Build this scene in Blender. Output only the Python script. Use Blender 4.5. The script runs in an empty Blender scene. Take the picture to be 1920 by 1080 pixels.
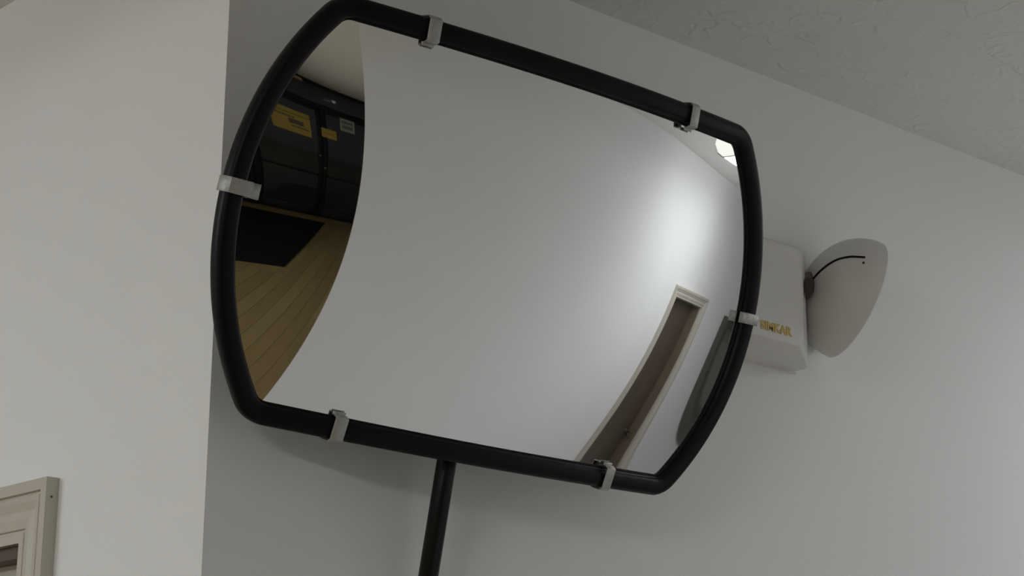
import bpy, bmesh, math, random
from mathutils import Vector, Matrix

random.seed(7)
SC = bpy.context.scene
COL = SC.collection

# ------------------------------------------------------------------ camera
F_PX = 3795.1
CAM = Vector((-1.23548, -1.85235, 1.73211))
RX = Vector((0.73752617, -0.67526457, 0.00853881))
UP = Vector((-0.18560072, -0.19052408, 0.96397767))
FW = Vector((0.64931312, 0.71254357, 0.26584608))
cd = bpy.data.cameras.new('camera')
cd.sensor_width = 36.0
cd.lens = F_PX / 1920 * 36.0
cd.clip_start = 0.02
cam = bpy.data.objects.new('camera', cd)
COL.objects.link(cam)
mw = Matrix((( RX.x, UP.x, -FW.x, CAM.x), (RX.y, UP.y, -FW.y, CAM.y), (RX.z, UP.z, -FW.z, CAM.z), (0, 0, 0, 1)))
cam.matrix_world = mw
SC.camera = cam

# ------------------------------------------------------------------ world / exposure
w = bpy.data.worlds.new('night')
SC.world = w
w.use_nodes = True
w.node_tree.nodes['Background'].inputs[0].default_value = (0.010, 0.010, 0.010, 1)
w.node_tree.nodes['Background'].inputs[1].default_value = 0.25
SC.view_settings.view_transform = 'Standard'
SC.view_settings.look = 'None'
SC.view_settings.gamma = 1.0
SC.view_settings.use_curve_mapping = False
SC.view_settings.exposure = 0.80
SC.cycles.caustics_reflective = False
SC.cycles.caustics_refractive = False
SC.cycles.max_bounces = 10
SC.cycles.diffuse_bounces = 6

HALL_POWER = 2.32         # emission strength of the hall fixture's lens
ROOM_FILL_POWER = 3.15          # emission strength of the added, unseen open-room fixtures' lenses

# ------------------------------------------------------------------ helpers
def link(o):
    COL.objects.link(o)
    return o

def mesh_obj(name, verts, faces, m, parent=None, smooth=False, origin=None):
    """verts in world coordinates; origin = world position of the parent empty"""
    if origin is None and parent is not None:
        origin = ORG.get(parent.name, Vector((0, 0, 0)))
    og = Vector(origin) if origin is not None else Vector((0, 0, 0))
    me = bpy.data.meshes.new(name)
    me.from_pydata([tuple(Vector(v) - og) for v in verts], [], faces)
    bm = bmesh.new(); bm.from_mesh(me)
    bmesh.ops.recalc_face_normals(bm, faces=bm.faces)
    bm.to_mesh(me); bm.free()
    if smooth:
        for p in me.polygons: p.use_smooth = True
    me.materials.append(m)
    o = bpy.data.objects.new(name, me)
    link(o)
    if parent is not None:
        o.parent = parent
        ORG[o.name] = og
    else:
        o.location = og
        ORG[o.name] = og
    return o

ORG = {}

def empty(name, loc, label=None, cat=None, group=None, kind=None):
    o = bpy.data.objects.new(name, None)
    o.empty_display_size = 0.05
    link(o)
    o.location = loc
    ORG[o.name] = Vector(loc)
    tag(o, label, cat, group, kind)
    return o

def tag(o, label=None, cat=None, group=None, kind=None):
    if label: o['label'] = label
    if cat: o['category'] = cat
    if group: o['group'] = group
    if kind: o['kind'] = kind
    return o

def box(x0, y0, z0, x1, y1, z1):
    v = [(x0, y0, z0), (x1, y0, z0), (x1, y1, z0), (x0, y1, z0), (x0, y0, z1), (x1, y0, z1), (x1, y1, z1), (x0, y1, z1)]
    f = [(0, 3, 2, 1), (4, 5, 6, 7), (0, 1, 5, 4), (1, 2, 6, 5), (2, 3, 7, 6), (3, 0, 4, 7)]
    return v, f

def join(*vf):
    V, Fc = [], []
    for v, f in vf:
        n = len(V)
        V += list(v)
        Fc += [tuple(i + n for i in q) for q in f]
    return V, Fc

def prism(poly, z0, z1):
    n = len(poly)
    v = [(x, y, z0) for x, y in poly] + [(x, y, z1) for x, y in poly]
    f = [tuple(range(n))[::-1], tuple(range(n, 2 * n))] + [(i, (i + 1) % n, n + (i + 1) % n, n + i) for i in range(n)]
    return v, f

def bevel(o, wd, seg=2):
    md = o.modifiers.new('bevel', 'BEVEL')
    md.width = wd; md.segments = seg; md.limit_method = 'ANGLE'; md.angle_limit = math.radians(35)
    for p in o.data.polygons: p.use_smooth = True
    return o

def tube(pts, rad, seg=12, cap=True, radii=None):
    P = [Vector(p) for p in pts]
    V, Fc = [], []
    t0 = (P[1] - P[0]).normalized()
    ref = Vector((0, 0, 1)) if abs(t0.z) < .9 else Vector((1, 0, 0))
    nrm = t0.cross(ref).normalized()
    for i, p in enumerate(P):
        t = (P[min(i + 1, len(P) - 1)] - P[max(i - 1, 0)]).normalized()
        nrm = (nrm - t * nrm.dot(t)).normalized()
        b = t.cross(nrm)
        r = radii[i] if radii else rad
        for k in range(seg):
            a = 2 * math.pi * k / seg
            V.append(p + (nrm * math.cos(a) + b * math.sin(a)) * r)
    for i in range(len(P) - 1):
        for k in range(seg):
            Fc.append((i * seg + k, i * seg + (k + 1) % seg, (i + 1) * seg + (k + 1) % seg, (i + 1) * seg + k))
    if cap:
        Fc.append(tuple(range(seg))[::-1]); n = (len(P) - 1) * seg
        Fc.append(tuple(range(n, n + seg)))
    return V, Fc

def lathe(profile, origin, axis, seg=48, cap=False):
    """profile = [(radius, distance along axis)]"""
    a = Vector(axis).normalized()
    t1 = a.cross(Vector((0, 0, 1))).normalized(); t2 = a.cross(t1)
    V, Fc = [], []
    o = Vector(origin)
    for r, d in profile:
        for k in range(seg):
            an = 2 * math.pi * k / seg
            V.append(o + a * d + (t1 * math.cos(an) + t2 * math.sin(an)) * max(r, 1e-5))
    for i in range(len(profile) - 1):
        for k in range(seg):
            Fc.append((i * seg + k, i * seg + (k + 1) % seg, (i + 1) * seg + (k + 1) % seg, (i + 1) * seg + k))
    if cap:
        Fc.append(tuple(range(seg))); n = (len(profile) - 1) * seg
        Fc.append(tuple(range(n, n + seg)))
    return V, Fc

# ------------------------------------------------------------------ materials
def mat(name, col, rough=0.5, metal=0.0, spec=0.5, noise=0.0, nscale=20.0, bump=0.0, bscale=200.0):
    m = bpy.data.materials.new(name); m.use_nodes = True
    nt = m.node_tree; b = nt.nodes['Principled BSDF']
    b.inputs['Base Color'].default_value = (*col, 1)
    b.inputs['Roughness'].default_value = rough
    b.inputs['Metallic'].default_value = metal
    b.inputs['Specular IOR Level'].default_value = spec
    tc = nt.nodes.new('ShaderNodeTexCoord')
    if noise:
        n = nt.nodes.new('ShaderNodeTexNoise'); n.inputs['Scale'].default_value = nscale; n.inputs['Detail'].default_value = 4
        nt.links.new(tc.outputs['Object'], n.inputs['Vector'])
        r = nt.nodes.new('ShaderNodeMapRange'); r.inputs[3].default_value = 1 - noise; r.inputs[4].default_value = 1 + noise
        nt.links.new(n.outputs['Fac'], r.inputs[0])
        mx = nt.nodes.new('ShaderNodeMix'); mx.data_type = 'RGBA'; mx.blend_type = 'MULTIPLY'; mx.inputs[0].default_value = 1
        mx.inputs[6].default_value = (*col, 1)
        nt.links.new(r.outputs[0], mx.inputs[7])
        nt.links.new(mx.outputs[2], b.inputs['Base Color'])
    if bump:
        n = nt.nodes.new('ShaderNodeTexNoise'); n.inputs['Scale'].default_value = bscale; n.inputs['Detail'].default_value = 3
        nt.links.new(tc.outputs['Object'], n.inputs['Vector'])
        bp = nt.nodes.new('ShaderNodeBump'); bp.inputs['Strength'].default_value = bump; bp.inputs['Distance'].default_value = 0.002
        nt.links.new(n.outputs['Fac'], bp.inputs['Height']); nt.links.new(bp.outputs[0], b.inputs['Normal'])
    return m

def emit(name, col, strength):
    m = bpy.data.materials.new(name); m.use_nodes = True
    nt = m.node_tree; b = nt.nodes['Principled BSDF']
    b.inputs['Base Color'].default_value = (0.85, 0.85, 0.85, 1)
    b.inputs['Emission Color'].default_value = (*col, 1)
    b.inputs['Emission Strength'].default_value = strength
    return m

M_WALL = mat('wall_paint', (0.84, 0.845, 0.845), 0.75, spec=0.25, noise=0.025, nscale=3.0, bump=0.15, bscale=160)
M_TRIM = mat('trim_paint', (0.55, 0.52, 0.45), 0.42, spec=0.4, noise=0.02)
M_BLACK = mat('black_plastic', (0.0055, 0.0055, 0.0075), 0.40, spec=0.14, noise=0.2, nscale=60, bump=0.05, bscale=300)
M_RUBBER = mat('black_rubber', (0.004, 0.004, 0.005), 0.6, spec=0.2)
M_STEEL = mat('black_painted_steel', (0.006, 0.006, 0.0065), 0.32, spec=0.25, bump=0.03, bscale=200)
M_GALV = mat('galvanised_strap', (0.46, 0.46, 0.445), 0.52, metal=0.8, noise=0.22, nscale=240, bump=0.25, bscale=400)
M_LAMP = mat('lamp_plastic', (0.66, 0.64, 0.61), 0.42, spec=0.4, noise=0.02)
M_HOUSE = mat('housing_plastic', (0.72, 0.70, 0.665), 0.42, spec=0.4, noise=0.02)
M_BOUNCE = mat('pale_bounce_floor', (0.68, 0.67, 0.64), 0.4, spec=0.4, noise=0.06, nscale=14)  # pale tone chosen to bounce light up the hall
M_AMBER = mat('amber_ink', (0.62, 0.44, 0.12), 0.5)
M_DARKMETAL = mat('bronze_aluminium', (0.010, 0.009, 0.008), 0.6, spec=0.2, noise=0.1)
M_MAT = mat('black_mat_pile', (0.010, 0.010, 0.010), 0.95, spec=0.1, noise=0.3, nscale=120, bump=0.5, bscale=300)
M_YELLOW = mat('yellow_print', (0.42, 0.29, 0.012), 0.5, noise=0.1, nscale=9)
M_BROWNINK = mat('dark_print', (0.10, 0.055, 0.012), 0.5)
M_PAPER = mat('paper', (0.36, 0.36, 0.30), 0.6, noise=0.05)
M_GREYINK = mat('grey_print', (0.14, 0.15, 0.12), 0.6)
M_DOORBROWN = mat('brown_door', (0.10, 0.075, 0.052), 0.38, noise=0.12, nscale=6)
M_JAMBBROWN = mat('brown_jamb', (0.19, 0.15, 0.11), 0.4, noise=0.1, nscale=6)
M_DOORGREY = mat('grey_door', (0.27, 0.27, 0.22), 0.5, noise=0.05, nscale=6)
M_DOORWOOD = mat('wood_door', (0.34, 0.26, 0.115), 0.45, noise=0.15, nscale=8)
M_DARKWOOD = mat('dark_stop', (0.10, 0.065, 0.05), 0.5)
M_TRIMGREY = mat('dark_grey_trim', (0.075, 0.075, 0.06), 0.5)  # casing and jambs of the far hall door, much darker than other trim
M_METAL = mat('satin_nickel', (0.45, 0.43, 0.38), 0.3, metal=0.9)
M_BRACKET = mat('brown_bracket', (0.05, 0.04, 0.035), 0.5)
M_FIXTURE = mat('fixture_white', (0.75, 0.75, 0.74), 0.5)
M_SEAM = mat('fixture_seam', (0.12, 0.12, 0.12), 0.5)
M_LENS = emit('hall_lens', (0.97, 0.985, 1.0), HALL_POWER)
M_LENSSIDE = emit('hall_lens_side', (0.97, 0.985, 1.0), HALL_POWER * 0.45)
M_LENSEND = emit('hall_lens_end', (1.0, 1.0, 0.92), HALL_POWER * 0.18)
M_LENS2 = emit('room_fill_lens', (0.94, 0.975, 1.0), ROOM_FILL_POWER)
M_LENS3 = emit('far_room_fill_lens', (0.94, 0.975, 1.0), ROOM_FILL_POWER * 5.6)

def mirror_material():
    m = bpy.data.materials.new('acrylic_mirror'); m.use_nodes = True
    nt = m.node_tree; b = nt.nodes['Principled BSDF']
    b.inputs['Base Color'].default_value = (0.955, 0.96, 0.965, 1)
    b.inputs['Metallic'].default_value = 1.0
    b.inputs['Roughness'].default_value = 0.015
    return m
M_MIRROR = mirror_material()

def glass_material():
    m = bpy.data.materials.new('door_glass'); m.use_nodes = True
    nt = m.node_tree; nt.nodes.clear()
    out = nt.nodes.new('ShaderNodeOutputMaterial')
    tr = nt.nodes.new('ShaderNodeBsdfTransparent'); tr.inputs[0].default_value = (0.75, 0.78, 0.78, 1)
    gl = nt.nodes.new('ShaderNodeBsdfGlossy'); gl.inputs['Roughness'].default_value = 0.03
    fr = nt.nodes.new('ShaderNodeFresnel'); fr.inputs[0].default_value = 1.45
    mx = nt.nodes.new('ShaderNodeMixShader')
    hf = nt.nodes.new('ShaderNodeMath'); hf.operation = 'MULTIPLY'; hf.inputs[1].default_value = 0.45
    nt.links.new(fr.outputs[0], hf.inputs[0]); nt.links.new(hf.outputs[0], mx.inputs[0]); nt.links.new(tr.outputs[0], mx.inputs[1]); nt.links.new(gl.outputs[0], mx.inputs[2])
    nt.links.new(mx.outputs[0], out.inputs[0])
    return m
M_GLASS = glass_material()

def ceiling_material():
    m = mat('knockdown_ceiling', (0.84, 0.835, 0.81), 0.85, spec=0.2)
    nt = m.node_tree; b = nt.nodes['Principled BSDF']
    tc = nt.nodes.new('ShaderNodeTexCoord')
    ns = nt.nodes.new('ShaderNodeTexNoise'); ns.inputs['Scale'].default_value = 9; ns.inputs['Detail'].default_value = 3
    nt.links.new(tc.outputs['Object'], ns.inputs['Vector'])
    sub = nt.nodes.new('ShaderNodeVectorMath'); sub.operation = 'SCALE'; sub.inputs['Scale'].default_value = 0.22
    nt.links.new(ns.outputs['Color'], sub.inputs[0])
    add = nt.nodes.new('ShaderNodeVectorMath'); add.operation = 'ADD'
    nt.links.new(tc.outputs['Object'], add.inputs[0]); nt.links.new(sub.outputs[0], add.inputs[1])
    vo = nt.nodes.new('ShaderNodeTexVoronoi'); vo.feature = 'DISTANCE_TO_EDGE'; vo.inputs['Scale'].default_value = 17
    nt.links.new(add.outputs[0], vo.inputs['Vector'])
    ridge = nt.nodes.new('ShaderNodeMapRange'); ridge.inputs[1].default_value = 0.0; ridge.inputs[2].default_value = 0.16
    ridge.inputs[3].default_value = 1.0; ridge.inputs[4].default_value = 0.0; ridge.interpolation_type = 'SMOOTHSTEP'
    nt.links.new(vo.outputs['Distance'], ridge.inputs[0])
    n2 = nt.nodes.new('ShaderNodeTexNoise'); n2.inputs['Scale'].default_value = 15; n2.inputs['Detail'].default_value = 2
    nt.links.new(tc.outputs['Object'], n2.inputs['Vector'])
    msk = nt.nodes.new('ShaderNodeMapRange'); msk.inputs[1].default_value = 0.42; msk.inputs[2].default_value = 0.72
    nt.links.new(n2.outputs['Fac'], msk.inputs[0])
    mul = nt.nodes.new('ShaderNodeMath'); mul.operation = 'MULTIPLY'
    nt.links.new(ridge.outputs[0], mul.inputs[0]); nt.links.new(msk.outputs[0], mul.inputs[1])
    n3 = nt.nodes.new('ShaderNodeTexNoise'); n3.inputs['Scale'].default_value = 90; n3.inputs['Detail'].default_value = 5
    nt.links.new(tc.outputs['Object'], n3.inputs['Vector'])
    mad = nt.nodes.new('ShaderNodeMath'); mad.operation = 'MULTIPLY_ADD'; mad.inputs[1].default_value = 0.55
    nt.links.new(n3.outputs['Fac'], mad.inputs[0]); nt.links.new(mul.outputs[0], mad.inputs[2])
    bp = nt.nodes.new('ShaderNodeBump'); bp.inputs['Strength'].default_value = 0.62; bp.inputs['Distance'].default_value = 0.005
    nt.links.new(mad.outputs[0], bp.inputs['Height']); nt.links.new(bp.outputs[0], b.inputs['Normal'])
    return m
M_CEIL = ceiling_material()

def wood_material(name, ca, cb):
    m = mat(name, ca, 0.5, spec=0.3)
    nt = m.node_tree; b = nt.nodes['Principled BSDF']
    tc = nt.nodes.new('ShaderNodeTexCoord')
    oi = nt.nodes.new('ShaderNodeObjectInfo')
    mp = nt.nodes.new('ShaderNodeMapping'); mp.inputs['Scale'].default_value = (26, 2.2, 8)
    ad = nt.nodes.new('ShaderNodeVectorMath'); ad.operation = 'ADD'
    nt.links.new(tc.outputs['Object'], ad.inputs[0])
    sc = nt.nodes.new('ShaderNodeMath'); sc.operation = 'MULTIPLY'; sc.inputs[1].default_value = 37
    nt.links.new(oi.outputs['Random'], sc.inputs[0])
    nt.links.new(sc.outputs[0], ad.inputs[1])
    nt.links.new(ad.outputs[0], mp.inputs[0])
    n = nt.nodes.new('ShaderNodeTexNoise'); n.inputs['Scale'].default_value = 1; n.inputs['Detail'].default_value = 5
    nt.links.new(mp.outputs[0], n.inputs['Vector'])
    mr = nt.nodes.new('ShaderNodeMath'); mr.operation = 'MULTIPLY_ADD'; mr.inputs[1].default_value = 0.55
    nt.links.new(oi.outputs['Random'], mr.inputs[0])
    hal = nt.nodes.new('ShaderNodeMath'); hal.operation = 'MULTIPLY'; hal.inputs[1].default_value = 0.6
    nt.links.new(n.outputs['Fac'], hal.inputs[0]); nt.links.new(hal.outputs[0], mr.inputs[2])
    mx = nt.nodes.new('ShaderNodeMix'); mx.data_type = 'RGBA'
    mx.inputs[6].default_value = (*ca, 1); mx.inputs[7].default_value = (*cb, 1)
    nt.links.new(mr.outputs[0], mx.inputs[0]); nt.links.new(mx.outputs[2], b.inputs['Base Color'])
    return m
M_WOOD = wood_material('oak_plank', (0.19, 0.13, 0.052), (0.27, 0.20, 0.09))

# ------------------------------------------------------------------ room shell
H = 2.8525                 # ceiling height
WO = -1.4013               # hall's opposite wall face (y)
XO = 0.0233                # its free end (x)
YE = -8.58                 # glazed entrance wall face (y)
XW, XE, YN = -5.0, 7.5, 5.0
T = 0.12

def structure(name, vf, m):
    o = mesh_obj(name, vf[0], vf[1], m)
    o['kind'] = 'structure'
    return o

structure('ceiling', box(XW - T, YE - T, H, XE + T, YN + T, H + T), M_CEIL)
floor = structure('floor', box(XW - T, YE - T, -0.12, XE + T, YN + T, -0.010), M_WOOD)

# outside corner: both walls mitred at (0, 0)
structure('wall_right', prism([(0, 0), (XE, 0), (XE, T), (T, T)], -0.01, H), M_WALL)

def wall_cells_x(xa, xb, y0, y1, openings):
    """wall along x with openings [(x0, x1, ztop)]"""
    parts = []; x = xa
    for a, b, zt in openings:
        parts.append(box(x, y0, -0.01, a, y1, H)); parts.append(box(a, y0, zt, b, y1, H)); x = b
    parts.append(box(x, y0, -0.01, xb, y1, H))
    return join(*parts)

def wall_cells_y(ya, yb, x0, x1, openings):
    parts = []; y = ya
    for a, b, zt in openings:
        parts.append(box(x0, y, -0.01, x1, a, H)); parts.append(box(x0, a, zt, x1, b, H)); y = b
    parts.append(box(x0, y, -0.01, x1, yb, H))
    return join(*parts)

D1 = (2.987, 3.680, 2.104)          # hall doors in the opposite wall
D2 = (4.30, 5.06, 2.06)
D3 = (0.390, 1.250, 2.086)          # door in the left wall (y range)
structure('wall_left', join(prism([(0, 0), (T, T), (T, D3[0]), (0, D3[0])], -0.01, H),
                            wall_cells_y(D3[1], YN, 0, T, []),
                            box(0, D3[0], D3[2], T, D3[1], H)), M_WALL)
structure('wall_opposite', wall_cells_x(XO, XE, WO - T, WO, [D1, D2]), M_WALL)
structure('wall_return', box(XO, YE, -0.01, XO + T, WO - T, H), M_WALL)
structure('wall_end', box(XE, WO - T, -0.01, XE + T, T, H), M_WALL)
structure('wall_west', box(XW - T, YE - T, -0.01, XW, YN + T, H), M_WALL)
structure('wall_north', box(XW, YN, -0.01, T, YN + T, H), M_WALL)
SF0 = -3.05                          # storefront spans SF0 .. XO
structure('wall_entrance', box(XW, YE - T, -0.01, SF0, YE, H), M_WALL)

# unseen pale hall floor, added to bounce light; flush with the planks
structure('floor_hall_bounce', box(XO, WO, -0.011, XE, 0, 0.0), M_BOUNCE)

# floor planks in the stretch that the mirror shows
def plank_mesh(L):
    v, f = box(-0.0625, 0, -0.010, 0.0625, L, 0.0)
    me = bpy.data.meshes.new('plank'); bm = bmesh.new()
    bv = [bm.verts.new((x * 0.984, y if y == 0 else y - 0.002, z)) for x, y, z in v]
    for q in f: bm.faces.new([bv[i] for i in q])
    tops = [e for e in bm.edges if e.verts[0].co.z > -0.001 and e.verts[1].co.z > -0.001]
    bmesh.ops.bevel(bm, geom=tops, offset=0.0012, segments=1, affect='EDGES')
    bm.to_mesh(me); bm.free(); me.materials.append(M_WOOD)
    return me
PL = {L: plank_mesh(L) for L in (0.6, 1.2)}
def put_plank(x, y, L):
    o = bpy.data.objects.new('plank', PL[L]); link(o); o.parent = floor; o.location = (x, y, 0)
nx = 17
for i in range(nx):
    x = -0.0395 - 0.125 * i
    y = -8.58
    if i % 3 == 1:
        put_plank(x, y, 0.6); y += 0.6
    while y < -2.0:
        put_plank(x, y, 1.2); y += 1.2

# ------------------------------------------------------------------ door casings
def casing_pieces(root, m, fn, s0, s1, zt, prof, name='casing'):
    """fn(s, z, depth) -> world point; prof = [(distance out from opening, depth)]"""
    wv = prof + [(prof[-1][0], -0.001), (prof[0][0], -0.001)]
    n = len(wv)
    def piece(ends):
        V = [fn(*e(q, d)) for e in ends for q, d in wv]
        Fc = [(i, (i + 1) % n, n + (i + 1) % n, n + i) for i in range(n)] + [tuple(range(n))[::-1], tuple(range(n, 2 * n))]
        return V, Fc
    out = []
    out.append(mesh_obj(name, *piece([lambda q, d: (s0 - q, zt + q, d), lambda q, d: (s1 + q, zt + q, d)]), m, root))
    out.append(mesh_obj(name, *piece([lambda q, d: (s0 - q, 0, d), lambda q, d: (s0 - q, zt + q, d)]), m, root))
    out.append(mesh_obj(name, *piece([lambda q, d: (s1 + q, 0, d), lambda q, d: (s1 + q, zt + q, d)]), m, root))
    return out

CAS = [(0.0, 0.009), (0.0115, 0.0095), (0.0125, 0.0075), (0.0150, 0.0075), (0.0165, 0.0105), (0.028, 0.0125), (0.038, 0.0105), (0.048, 0.0145),
       (0.0540, 0.0155), (0.0555, 0.0120), (0.0580, 0.0120), (0.0590, 0.0170), (0.073, 0.0175)]

def hall_door(name, D, trim_m, jamb_m, slab_m, cw, knob_z, recess, panel):
    s0, s1, zt = D
    r = empty(name, ((s0 + s1) / 2, WO, 0), kind='structure')
    fn = lambda s, z, d: (s, WO + d, z)
    prof = [(q * cw / 0.073, d * 1.5) for q, d in CAS]
    casing_pieces(r, trim_m, fn, s0 + 0.004, s1 - 0.004, zt - 0.004, prof)
    for q in (box(s0, WO - T, 0, s0 + .018, WO - .001, zt), box(s1 - .018, WO - T, 0, s1, WO - .001, zt), box(s0 + .018, WO - T, zt - .018, s1 - .018, WO - .001, zt)):
        mesh_obj('jamb', *q, jamb_m, r)
    yb = WO - recess
    slab = mesh_obj('door_slab', *box(s0 + .020, yb - .035, 0.008, s1 - .020, yb, zt - .021), slab_m, r)
    bevel(slab, .002)
    if panel:
        for za, zb in ((0.18, 0.95), (1.08, zt - .16)):
            pn = mesh_obj('panel', *box(s0 + .13, yb - .001, za, s1 - .13, yb + .008, zb), slab_m, slab)
            bevel(pn, .006)
    kx = s1 - .062
    kn = mesh_obj('door_knob', *lathe([(0.0, 0.058), (0.014, 0.056), (0.026, 0.046), (0.027, 0.034), (0.015, 0.022), (0.011, 0.008), (0.030, 0.006), (0.031, 0.0)],
                                       (kx, yb, knob_z), (0, 1, 0), 24), M_BRACKET, slab, smooth=True)
    for z in (0.25, zt / 2, zt - .25):
        mesh_obj('hinge', *tube([(s0 + .019, yb + .005, z - .045), (s0 + .019, yb + .005, z + .045)], .006, 8), M_METAL, slab)
    return r

hall_door('door_1', D1, M_TRIM, M_JAMBBROWN, M_DOORBROWN, 0.080, 0.80, 0.075, False)
hall_door('door_2', D2, M_TRIMGREY, M_TRIMGREY, M_DOORGREY, 0.070, 0.95, 0.112, True)

# door in the left wall: only the corner of its casing shows
r3 = empty('door_3', (0, (D3[0] + D3[1]) / 2, 0), kind='structure')
casing_pieces(r3, M_TRIM, lambda s, z, d: (-d, s, z), D3[0], D3[1], D3[2], CAS)
for q in (box(.001, D3[0], 0, T, D3[0] + .016, D3[2]), box(.001, D3[1] - .016, 0, T, D3[1], D3[2]), box(.001, D3[0] + .016, D3[2] - .016, T, D3[1] - .016, D3[2])):
    mesh_obj('jamb', *q, M_DARKWOOD, r3)
mesh_obj('door_stop', *join(box(.030, D3[0] + .016, D3[2] - .045, .042, D3[1] - .016, D3[2] - .016)), M_TRIM, r3)
slab3 = mesh_obj('door_slab', *box(.043, D3[0] + .018, 0.008, .083, D3[1] - .018, D3[2] - .018), M_DOORWOOD, r3)
bevel(slab3, .003)
for za, zb in ((0.2, 0.9), (1.05, D3[2] - .085)):
    bevel(mesh_obj('panel', *box(.034, D3[0] + .075, za, .0425, D3[1] - .075, zb), M_DARKWOOD, slab3), .004)
mesh_obj('door_knob', *lathe([(0.0, 0.058), (0.014, 0.056), (0.026, 0.046), (0.027, 0.034), (0.015, 0.022), (0.011, 0.008), (0.030, 0.006), (0.031, 0.0)],
                             (.043, D3[1] - .085, 0.95), (-1, 0, 0), 24), M_METAL, slab3, smooth=True)
mesh_obj('nail_head', *lathe([(0.0, .0006), (0.0016, .0005), (0.0017, 0)], (-.0095, D3[0] - .0730, 2.135), (0, -1, 0), 10), M_DARKWOOD, r3)

# ------------------------------------------------------------------ glazed entrance (seen in the mirror)
FR = .05
win = empty('window_1', ((SF0 + XO) / 2, YE - .05, 0), kind='structure')
Y0, Y1 = YE - .09, YE - .02
def member(name, q, parent=win, m=M_DARKMETAL):
    return bevel(mesh_obj(name, *q, m, parent), .003, 1)
ZT = 2.46
for x in (SF0, -1.80, XO - .06):
    member('mullion', box(x, Y0, 0, x + .06, Y1, H))
member('transom', box(SF0 + .06, Y0, ZT, -1.80, Y1, ZT + .06))
member('transom', box(-1.74, Y0, ZT, XO - .06, Y1, ZT + .06))
member('head_rail', box(SF0 + .06, Y0, H - .06, XO - .06, Y1, H))
member('sill_rail', box(SF0 + .06, Y0, 0, -1.80, Y1, .10))
for a, b, za, zb in ((SF0 + .06, -1.80, .10, ZT), (SF0 + .06, -1.80, ZT + .06, H - .06), (-1.74, XO - .06, ZT + .06, H - .06)):
    mesh_obj('pane', *box(a, YE - .060, za, b, YE - .052, zb), M_GLASS, win)
def glass_leaf(name, xa, xb, hinge_left):
    r = empty(name, ((xa + xb) / 2, YE - .055, 0), kind='structure')
    member('stile', box(xa, Y0 + .01, .012, xa + .07, Y1 - .008, ZT - .006), r)
    member('stile', box(xb - .07, Y0 + .01, .012, xb, Y1 - .008, ZT - .006), r)
    member('bottom_rail', box(xa + .07, Y0 + .01, .012, xb - .07, Y1 - .008, .22), r)
    member('top_rail', box(xa + .07, Y0 + .01, ZT - .09, xb - .07, Y1 - .008, ZT - .006), r)
    mesh_obj('pane', *box(xa + .07, YE - .060, .22, xb - .07, YE - .052, ZT - .09), M_GLASS, r)
    ph = tube([(xa + .05, YE - .03, 1.05), (xa + .05, YE + .03, 1.05), (xb - .05, YE + .03, 1.05), (xb - .05, YE - .03, 1.05)], .014, 10)
    mesh_obj('push_bar', *ph, M_DARKMETAL, r, smooth=True)
    kx = xb - .035 if hinge_left else xa + .035
    mesh_obj('metal_disc', *lathe([(0.0, .014), (.014, .012), (.018, 0)], (kx, YE - .028, 1.50 if hinge_left else 1.25), (0, 1, 0), 16), M_METAL, r, smooth=True)  # small nickel disc on one stile of each leaf
    return r
glass_leaf('door_4', -1.735, -.895, True)
glass_leaf('door_5', -.890, XO - .065, False)
tr = structure('trim_1', box(-1.74, YE - .02, H - .075, -1.02, YE + .035, H - .035), M_DOORWOOD)

# notices stuck on the glass, facing the room
def notice(name, label, x0, x1, z0, z1, m, bars, ink, group=None):
    o = empty(name, ((x0 + x1) / 2, YE - .020, z0), label, 'sign', group)
    mesh_obj('sheet', *box(x0, YE - .026, z0, x1, YE - .018, z1), m, o)
    for bx0, bx1, bz0, bz1, bm_ in bars:
        mesh_obj('printed_bar', *box(x0 + bx0 * (x1 - x0), YE - .0181, z0 + bz0 * (z1 - z0), x0 + bx1 * (x1 - x0), YE - .0172, z0 + bz1 * (z1 - z0)), bm_, o)
    return o
notice('yellow_notice', 'large yellow sign with dark stripes, on the left glass door reflected in the mirror', -1.47, -1.045, 1.82, 2.235, M_YELLOW,
       [(.02, .55, .64, .70, M_BROWNINK), (.40, .80, .40, .60, M_BROWNINK), (.45, .95, .26, .32, M_BROWNINK), (.02, .98, .80, .83, M_BROWNINK)], None)
notice('yellow_notice', 'small yellow sign beside the white notice, on the glass door reflected in the mirror', -.895, -.675, 1.92, 2.10, M_YELLOW,
       [(.1, .9, .45, .52, M_BROWNINK)], None)
notice('white_notice', 'white paper notice with grey lines, upper right on the reflected glass doors', -.605, -.37, 2.165, 2.405, M_PAPER,
       [(.12, .88, .62, .82, M_GREYINK), (.12, .88, .20, .50, M_GREYINK)], None)

# floor mat
fm = mesh_obj('floor_mat', *box(-1.90, -8.17, 0.001, -.70, -5.22, .012), M_MAT)
bevel(fm, .004)
fm.name = 'floor_mat'
tag(fm, 'black rectangular entrance mat on the wood floor, reflected at the left of the mirror', 'mat')

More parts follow.
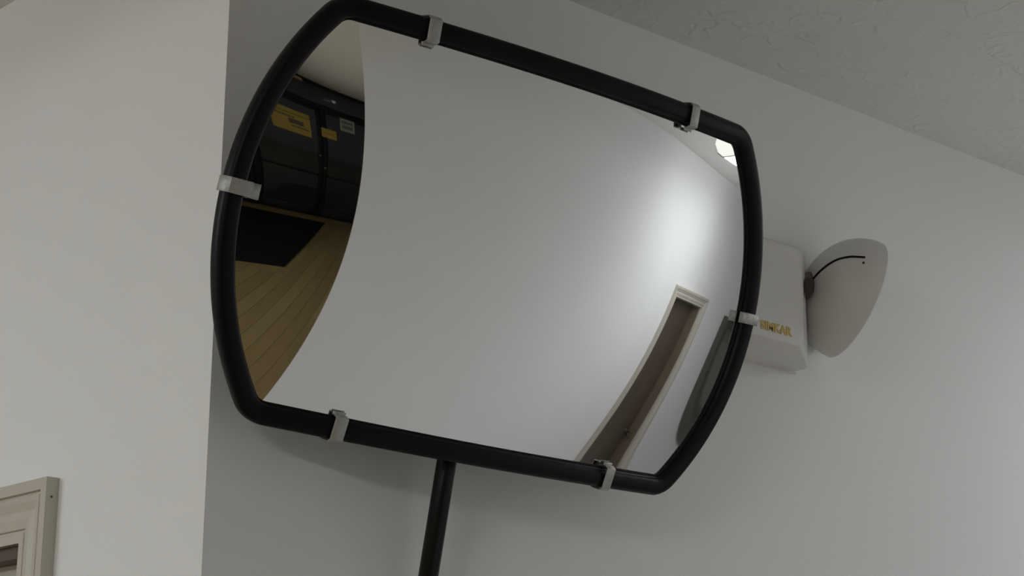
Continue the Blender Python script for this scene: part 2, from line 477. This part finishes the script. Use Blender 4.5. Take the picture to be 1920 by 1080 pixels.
# ------------------------------------------------------------------ ceiling fixtures
def wrap_fixture(x0, x1, yc, wd, dp, lens_m, end_m, label, along_y=False, group=None, side_m=None):
    mid = (x0 + x1) / 2
    loc = (yc, mid, H) if along_y else (mid, yc, H)
    o = empty('ceiling_light', loc, label, 'light', group)
    def P(x, y, z): return (y, x, z) if along_y else (x, y, z)
    # trapezoid-with-rounded-corners section of the acrylic wrap
    sec = []
    hw = wd / 2
    pr = [(-hw, -.012), (-hw * .97, -dp * .55), (-hw * .88, -dp * .86), (-hw * .80, -dp), (hw * .80, -dp), (hw * .88, -dp * .86), (hw * .97, -dp * .55), (hw, -.012)]
    n = len(pr)
    def loft(a, b, s=1.0, capa=True, capb=True):
        V = [P(a, yc + y * s, H + z * s) for y, z in pr] + [P(b, yc + y * s, H + z * s) for y, z in pr]
        Fc = [(i, i + 1, n + i + 1, n + i) for i in range(n - 1)]
        if capa: Fc.append(tuple(range(n)))
        if capb: Fc.append(tuple(range(n, 2 * n)))
        return V, Fc
    e = .024
    ln = mesh_obj('lens', *loft(x0 + e, x1 - e, capa=False, capb=False), lens_m, o)
    if side_m:                                   # flanks of the wrap dimmed to soften the hot spot on the wall
        ln.data.materials.append(side_m)
        for p in ln.data.polygons:
            if abs(p.normal.z) < 0.75: p.material_index = 1
    for a, b in ((x0, x0 + e - .008), (x1 - e + .008, x1)):
        mesh_obj('end_cap', *loft(a, b), end_m, o)
    for a in (x0 + e - .008, x1 - e):
        mesh_obj('seam_ring', *loft(a, a + .012, 1.016), M_SEAM, o)
    bp = box(x0, yc - hw - .004, H - .014, x1, yc + hw + .004, H - .0005)
    if along_y: bp = ([(v[1], v[0], v[2]) for v in bp[0]], bp[1])
    mesh_obj('base_pan', *bp, M_FIXTURE, o)
    return o
wrap_fixture(2.06, 3.29, -.650, .80, .070, M_LENS, M_LENSEND, 'bright wraparound ceiling light reflected in the upper right corner of the mirror', side_m=M_LENSSIDE)

wrap_fixture(.20, 1.44, -1.60, .33, .085, M_LENS2, M_FIXTURE, 'added, unseen wraparound ceiling light of the open room, level with the left wall door', along_y=True)  # unseen fixture, added to brighten the left wall
wrap_fixture(1.60, 2.84, -3.40, .33, .095, M_LENS3, M_FIXTURE, 'added, unseen wraparound ceiling light of the open room, second from the left wall', along_y=True)  # unseen fixture, added to brighten the reflected hall wall
wrap_fixture(-3.00, -1.78, -3.40, .33, .095, M_LENS3, M_LENS3, 'added, unseen wraparound ceiling light of the open room, nearer the glazed entrance', along_y=True)  # unseen fixture, added as fill for the right wall

# ------------------------------------------------------------------ convex mirror
MC = Vector((0.31481511, -0.21957639, 2.37461721))
EX = Vector((0.99800489, -0.06008073, -0.01940493))
EY = Vector((-0.00112836, -0.3242714, 0.94596342))
EN = Vector((-0.06312664, -0.94405422, -0.32369224))
HW, HH, BUL, RC = .30267, .22971, .08261, .032
S = dict(h=-.0045954, A=.5848954, B=.6675067, C=-.4907397, D=-1.5963279, E=-1.3328484, s1=-.0601240, s2=.1083669, s3=-.1241173, s4=-.1359868, s5=-.6036233, s6=.3424986, s7=-.0597575)
def surf(x, y):
    x2, y2 = x * x, y * y
    z = S['h'] - (S['A'] * x2 + S['B'] * y2 + S['C'] * x2 * x2 + S['D'] * x2 * y2 + S['E'] * y2 * y2 + S['s1'] * x * x2 + S['s2'] * x2 * y + S['s3'] * x * y2 + S['s4'] * y * y2 + S['s5'] * x2 ** 3 + S['s6'] * x2 * x * y + S['s7'] * x * y)
    zx = -(2 * S['A'] * x + 4 * S['C'] * x * x2 + 2 * S['D'] * x * y2 + 3 * S['s1'] * x2 + 2 * S['s2'] * x * y + S['s3'] * y2 + 6 * S['s5'] * x2 * x2 * x + 3 * S['s6'] * x2 * y + S['s7'] * y)
    zy = -(2 * S['B'] * y + 2 * S['D'] * x2 * y + 4 * S['E'] * y * y2 + S['s2'] * x2 + 2 * S['s3'] * x * y + 3 * S['s4'] * y2 + S['s6'] * x2 * x + S['s7'] * x)
    return z, zx, zy
def ML(x, y, z): return MC + EX * x + EY * y + EN * z

def outline(narc=44, ncor=10, nstr=130):
    R = (HH * HH + BUL * BUL) / (2 * BUL); xc = HW + BUL - R; Ri = R - RC
    cy = HH - RC; cx = xc + math.sqrt(Ri * Ri - cy * cy)
    a1 = math.atan2(cy, cx - xc)
    arc = [(xc + R * math.cos(t), R * math.sin(t)) for t in [-a1 + 2 * a1 * i / (narc - 1) for i in range(narc)]]
    cor = [(cx + RC * math.cos(t), cy + RC * math.sin(t)) for t in [a1 + (math.pi / 2 - a1) * i / ncor for i in range(1, ncor + 1)]]
    low = [(x, -y) for x, y in cor[::-1]]
    right = low + arc + cor
    top = [(cx - 2 * cx * i / nstr, HH) for i in range(1, nstr)]
    left = [(-x, -y) for x, y in right]
    bot = [(-x, -y) for x, y in top]
    return right + top + left + bot
OUT = outline()
NO = len(OUT)
def onormal(i):
    a = OUT[(i - 1) % NO]; b = OUT[(i + 1) % NO]
    dx, dy = b[0] - a[0], b[1] - a[1]; l = math.hypot(dx, dy)
    return dy / l, -dx / l

POLE_T = Vector((.2834, -.118, 2.360)); POLE_B = Vector((.2834, -.018, 2.360 - .100 / .2229))
mir = empty('convex_mirror', (.2834, 0, POLE_B.z), 'large black-framed convex mirror on a black pole at the wall corner', 'mirror')

# reflecting sheet: concentric rings scaled from the outline, analytic normals
NR = 60
V, Nn, Fc = [ML(0, 0, surf(0, 0)[0])], [], []
z, zx, zy = surf(0, 0)
def wn(x, y):
    z, zx, zy = surf(x, y)
    return (EX * -zx + EY * -zy + EN).normalized()
Nn.append(wn(0, 0))
for k in range(1, NR + 1):
    s = k / NR
    for (x, y) in OUT:
        V.append(ML(x * s, y * s, surf(x * s, y * s)[0])); Nn.append(wn(x * s, y * s))
for i in range(NO):
    Fc.append((0, 1 + i, 1 + (i + 1) % NO))
for k in range(NR - 1):
    a, b = 1 + k * NO, 1 + (k + 1) * NO
    for i in range(NO):
        j = (i + 1) % NO
        Fc.append((a + i, b + i, b + j, a + j))
ms = mesh_obj('mirror_sheet', V, Fc, M_MIRROR, mir, smooth=True)
# make sure the faces look out of the dome, then set the exact normals
me = ms.data
if me.polygons[10].normal.dot(EN) < 0:
    me.flip_normals()
me.normals_split_custom_set_from_vertices([tuple(n) for n in Nn])
ms['label'] = 'bulging silvered mirror face'

# backing pan a little behind the sheet
V, Fc = [], []
BR = [(1.0, -.004), (.995, -.014), (.93, -.020), (.80, -.022)]
for s, dz in BR:
    for (x, y) in OUT:
        V.append(ML(x * s, y * s, surf(x * s, y * s)[0] + dz))
for k in range(len(BR) - 1):
    for i in range(NO):
        j = (i + 1) % NO
        Fc.append((k * NO + i, k * NO + j, (k + 1) * NO + j, (k + 1) * NO + i))
V.append(ML(0, 0, -.045)); c = len(V) - 1; b = (len(BR) - 1) * NO
for i in range(NO): Fc.append((b + i, b + (i + 1) % NO, c))
mesh_obj('back_pan', V, Fc, M_STEEL, mir, smooth=True)

# frame: rounded channel swept round the outline
def sweep(profile, name, m):
    V, Fc = [], []
    n = len(profile)
    for i, (x, y) in enumerate(OUT):
        nx_, ny_ = onormal(i); zb = surf(x, y)[0]
        for q, d in profile:
            V.append(ML(x + nx_ * q, y + ny_ * q, zb + d))
    for i in range(NO):
        j = (i + 1) % NO
        for k in range(n):
            l = (k + 1) % n
            Fc.append((i * n + k, i * n + l, j * n + l, j * n + k))
    return mesh_obj(name, V, Fc, m, mir, smooth=True)
TW, TD = .0122, .0115
prof = []
for k in range(20):
    a = 2 * math.pi * k / 20
    cx_, sx_ = math.cos(a), math.sin(a)
    e = 2 / 3.0
    prof.append((math.copysign(abs(cx_) ** e, cx_) * TW, math.copysign(abs(sx_) ** e, sx_) * TD))
sweep(prof, 'frame', M_BLACK)
sweep([(-TW + .001, .0055), (-TW - .0022, .0035), (-TW - .0026, .0008), (-TW + .001, .0004)], 'rubber_seal', M_RUBBER)

# strap clips
def clip(px, py, width, tongue):
    i = min(range(NO), key=lambda k: (OUT[k][0] - px) ** 2 + (OUT[k][1] - py) ** 2)
    x, y = OUT[i]; nx_, ny_ = onormal(i); tx, ty = -ny_, nx_
    zf = TD + .0008
    path = [(TW + .0004, -TD * .75), (TW + .0010, -TD * .3), (TW + .0014, zf * .70), (TW - .0015, zf + .0006), (TW * .3, zf + .0012), (-TW * .4, zf + .0012), (-TW - .0010, zf + .0004),
            (-TW - .0034, zf * .55), (-TW - .0036, .0026), (-tongue, .0022)]
    th = .0013
    V, Fc = [], []
    n = len(path)
    for off in (0, 1):
        for k, (q, d) in enumerate(path):
            a = path[max(k - 1, 0)]; b = path[min(k + 1, n - 1)]
            dq, dd = b[0] - a[0], b[1] - a[1]; l = math.hypot(dq, dd) or 1
            oq, od = (-dd / l * th * off, dq / l * th * off)
            for wv in (-width / 2, width / 2):
                qq = q - oq; d2 = d - od
                xx = x + nx_ * qq + tx * wv; yy = y + ny_ * qq + ty * wv
                zz = surf(x + nx_ * min(qq, 0) + tx * wv, y + ny_ * min(qq, 0) + ty * wv)[0]
                V.append(ML(xx, yy, zz + d2))
    m2 = 2 * n
    for k in range(n - 1):
        a = 2 * k
        Fc.append((a, a + 1, a + 3, a + 2)); Fc.append((m2 + a, m2 + a + 2, m2 + a + 3, m2 + a + 1))
        Fc.append((a, a + 2, m2 + a + 2, m2 + a)); Fc.append((a + 1, m2 + a + 1, m2 + a + 3, a + 3))
    Fc.append((0, m2, m2 + 1, 1)); a = 2 * (n - 1); Fc.append((a, a + 1, m2 + a + 1, m2 + a))
    o = mesh_obj('clip', V, Fc, M_GALV, mir)
    bevel(o, .0004, 1)
    return o
for px, py, wd, tg in ((-.2050, .2297, .0150, .020), (.1920, .2297, .0150, .020), (-.2090, -.2297, .0155, .020), (.1905, -.2297, .0155, .020), (.3853, .0005, .0140, .0165), (-.3853, .0005, .0170, .027)):
    clip(px, py, wd, tg)

# pole from the wall plate up to the hub behind the mirror
ax = (POLE_T - POLE_B).normalized()
mesh_obj('pole', *tube([POLE_B, POLE_T + ax * .012], .0118, 24), M_STEEL, mir, smooth=True)
hub = MC + EN * -.062
mesh_obj('swivel_hub', *lathe([(0, -.006), (.016, -.005), (.020, 0), (.020, .022), (.030, .030), (.032, .040)], (POLE_T + (hub - POLE_T) * .1), (MC + EN * -.03 - POLE_T), 24), M_STEEL, mir, smooth=True)
mesh_obj('mount_arm', *tube([POLE_T, hub, MC + EN * -.035], .011, 16), M_STEEL, mir, smooth=True)
wp = mesh_obj('wall_plate', *box(.2434, -.008, POLE_B.z - .06, .3234, 0.0, POLE_B.z + .06), M_STEEL, mir)
bevel(wp, .003)
mesh_obj('pole_socket', *tube([Vector((.2834, -.006, POLE_B.z)), POLE_B, POLE_B + ax * .05], .0155, 20), M_STEEL, mir, smooth=True)
for zz in (-.045, .045):
    mesh_obj('screw', *lathe([(0, .003), (.004, .0024), (.005, 0)], (.2834 + .025, -.008, POLE_B.z + zz), (0, -1, 0), 12), M_METAL, wp, smooth=True)

# ------------------------------------------------------------------ emergency light
el = empty('emergency_light', (.86, 0, 2.40), 'off-white emergency light with amber lettering on the wall right of the mirror', 'emergency light')
def rrect(x0, x1, z0, z1, y, r, n=6):
    pts = []
    for cx_, cz_, a0 in ((x1 - r, z1 - r, 0), (x0 + r, z1 - r, 90), (x0 + r, z0 + r, 180), (x1 - r, z0 + r, 270)):
        for k in range(n + 1):
            a = math.radians(a0 + 90 * k / n)
            pts.append((cx_ + r * math.cos(a), y, cz_ + r * math.sin(a)))
    return pts
def loft_rings(rings):
    V = [p for r in rings for p in r]; n = len(rings[0]); Fc = []
    for k in range(len(rings) - 1):
        for i in range(n):
            j = (i + 1) % n
            Fc.append((k * n + i, k * n + j, (k + 1) * n + j, (k + 1) * n + i))
    Fc.append(tuple(range(n))); Fc.append(tuple(range((len(rings) - 1) * n, len(rings) * n)))
    return V, Fc
LX0 = .700
hs = mesh_obj('housing', *loft_rings([rrect(LX0, 1.008, 2.402, 2.582, 0, .005), rrect(LX0, 1.008, 2.402, 2.581, -.026, .005), rrect(LX0 + .001, 1.006, 2.403, 2.580, -.031, .006),
                                      rrect(LX0 + .028, .972, 2.405, 2.570, -.058, .010),
                                      rrect(LX0 + .058, .936, 2.408, 2.557, -.082, .014), rrect(LX0 + .066, .928, 2.411, 2.553, -.0885, .014), rrect(LX0 + .072, .921, 2.416, 2.548, -.090, .012)]), M_HOUSE, el)
for p in hs.data.polygons: p.use_smooth = len(p.vertices) == 4
md = hs.modifiers.new('edge', 'EDGE_SPLIT'); md.split_angle = math.radians(28)
mesh_obj('back_plate', *box(LX0 - .003, -.006, 2.400, 1.010, 0, 2.585), M_HOUSE, el)
# test switch and pilot lamp on the underside
mesh_obj('test_button', *lathe([(0, .0035), (.0030, .0032), (.0034, 0)], (.842, -.055, 2.4052), (0, 0, -1), 14), M_BRACKET, el, smooth=True)
mesh_obj('pilot_lamp', *lathe([(0, .0020), (.0022, .0014), (.0026, 0)], (.838, -.030, 2.4030), (0, 0, -1), 12), M_BRACKET, el, smooth=True)

cu = bpy.data.curves.new('lettering', 'FONT'); cu.body = 'SIMKAR'; cu.size = .0172; cu.extrude = .0004; cu.align_x = 'CENTER'; cu.offset = .0006
tmp = bpy.data.objects.new('tmp_text', cu); link(tmp)
dg = bpy.context.evaluated_depsgraph_get()
tm = bpy.data.meshes.new_from_object(tmp.evaluated_get(dg))
bpy.data.objects.remove(tmp)
tm.name = 'lettering'; tm.materials.clear(); tm.materials.append(M_AMBER)
xs = [v.co.x for v in tm.vertices]; sx = .066 / (max(xs) - min(xs))
for v in tm.vertices:
    v.co = (v.co.x * sx, v.co.y, v.co.z)
lt = bpy.data.objects.new('lettering', tm); link(lt); lt.parent = el
lt.rotation_euler = (math.radians(90), 0, 0)
lt.location = Vector((.866, -.0905, 2.4215)) - ORG[el.name]
lt['label'] = 'amber lettering SIMKAR'

# lamp head
LC = Vector((1.062, -.075, 2.508)); LA = Vector((0.84041676, -0.41727903, -0.34580036)); LR, LD = .0922, .0799
prof = []
for k in range(0, 25):
    t = math.pi / 2 * k / 24
    prof.append((LR * math.sin(t), -LD * math.cos(t)))
prof += [(LR, .0015), (LR - .0015, .0025), (LR - .004, .0020)]
lh = mesh_obj('lamp_head', *lathe(prof, LC, LA, 64), M_LAMP, el, smooth=True)
lp = [(LR - .004, .0020)] + [(LR * .95 * math.cos(math.pi / 2 * k / 8), .0010 + .002 * math.sin(math.pi / 2 * k / 8)) for k in range(9)]
mesh_obj('lamp_lens', *lathe(lp, LC, LA, 64), M_FIXTURE, lh, smooth=True)
arc = [(-.0774, .0208, .0102), (-.0776, .0037, .0243), (-.0742, -.0132, .0351), (-.0690, -.0282, .0414), (-.0626, -.0439, .0431), (-.0574, -.0537, .0420), (-.0513, -.0623, .0407)]
arc = [LC + Vector(p) * 1.006 for p in arc]
pts = []
for i in range(len(arc) - 1):
    p0 = arc[max(i - 1, 0)]; p1 = arc[i]; p2 = arc[i + 1]; p3 = arc[min(i + 2, len(arc) - 1)]
    for k in range(6):
        t = k / 6
        pts.append(0.5 * ((2 * p1) + (p2 - p0) * t + (2 * p0 - 5 * p1 + 4 * p2 - p3) * t * t + (3 * p1 - p0 - 3 * p2 + p3) * t ** 3))
pts.append(arc[-1])
wr = mesh_obj('gap_strip', *tube(pts, .0017, 8), M_RUBBER, lh, smooth=True)  # dark strip standing in for the gap between lamp shell halves
wr['label'] = 'thin black strip for the shell gap, curving over the back of the lamp head'
sp = Vector((-.0565, -.0630, .0316))
mesh_obj('screw', *lathe([(0, .0018), (.0018, .0014), (.0021, 0)], LC + sp * 1.0, sp, 10), M_BRACKET, lh, smooth=True)
# swivel between box and lamp head
back = LC - LA * LD
jp = Vector((.962, -.060, 2.505))
mesh_obj('swivel_joint', *tube([jp, jp + (LC - LA * LD * .9 - jp) * .9], .014, 16), M_BRACKET, el, smooth=True)
mesh_obj('swivel_joint', *lathe([(0, .004), (.020, .003), (.022, -.002), (.022, -.010)], jp, (.62, -.78, 0), 20), M_BRACKET, el, smooth=True)
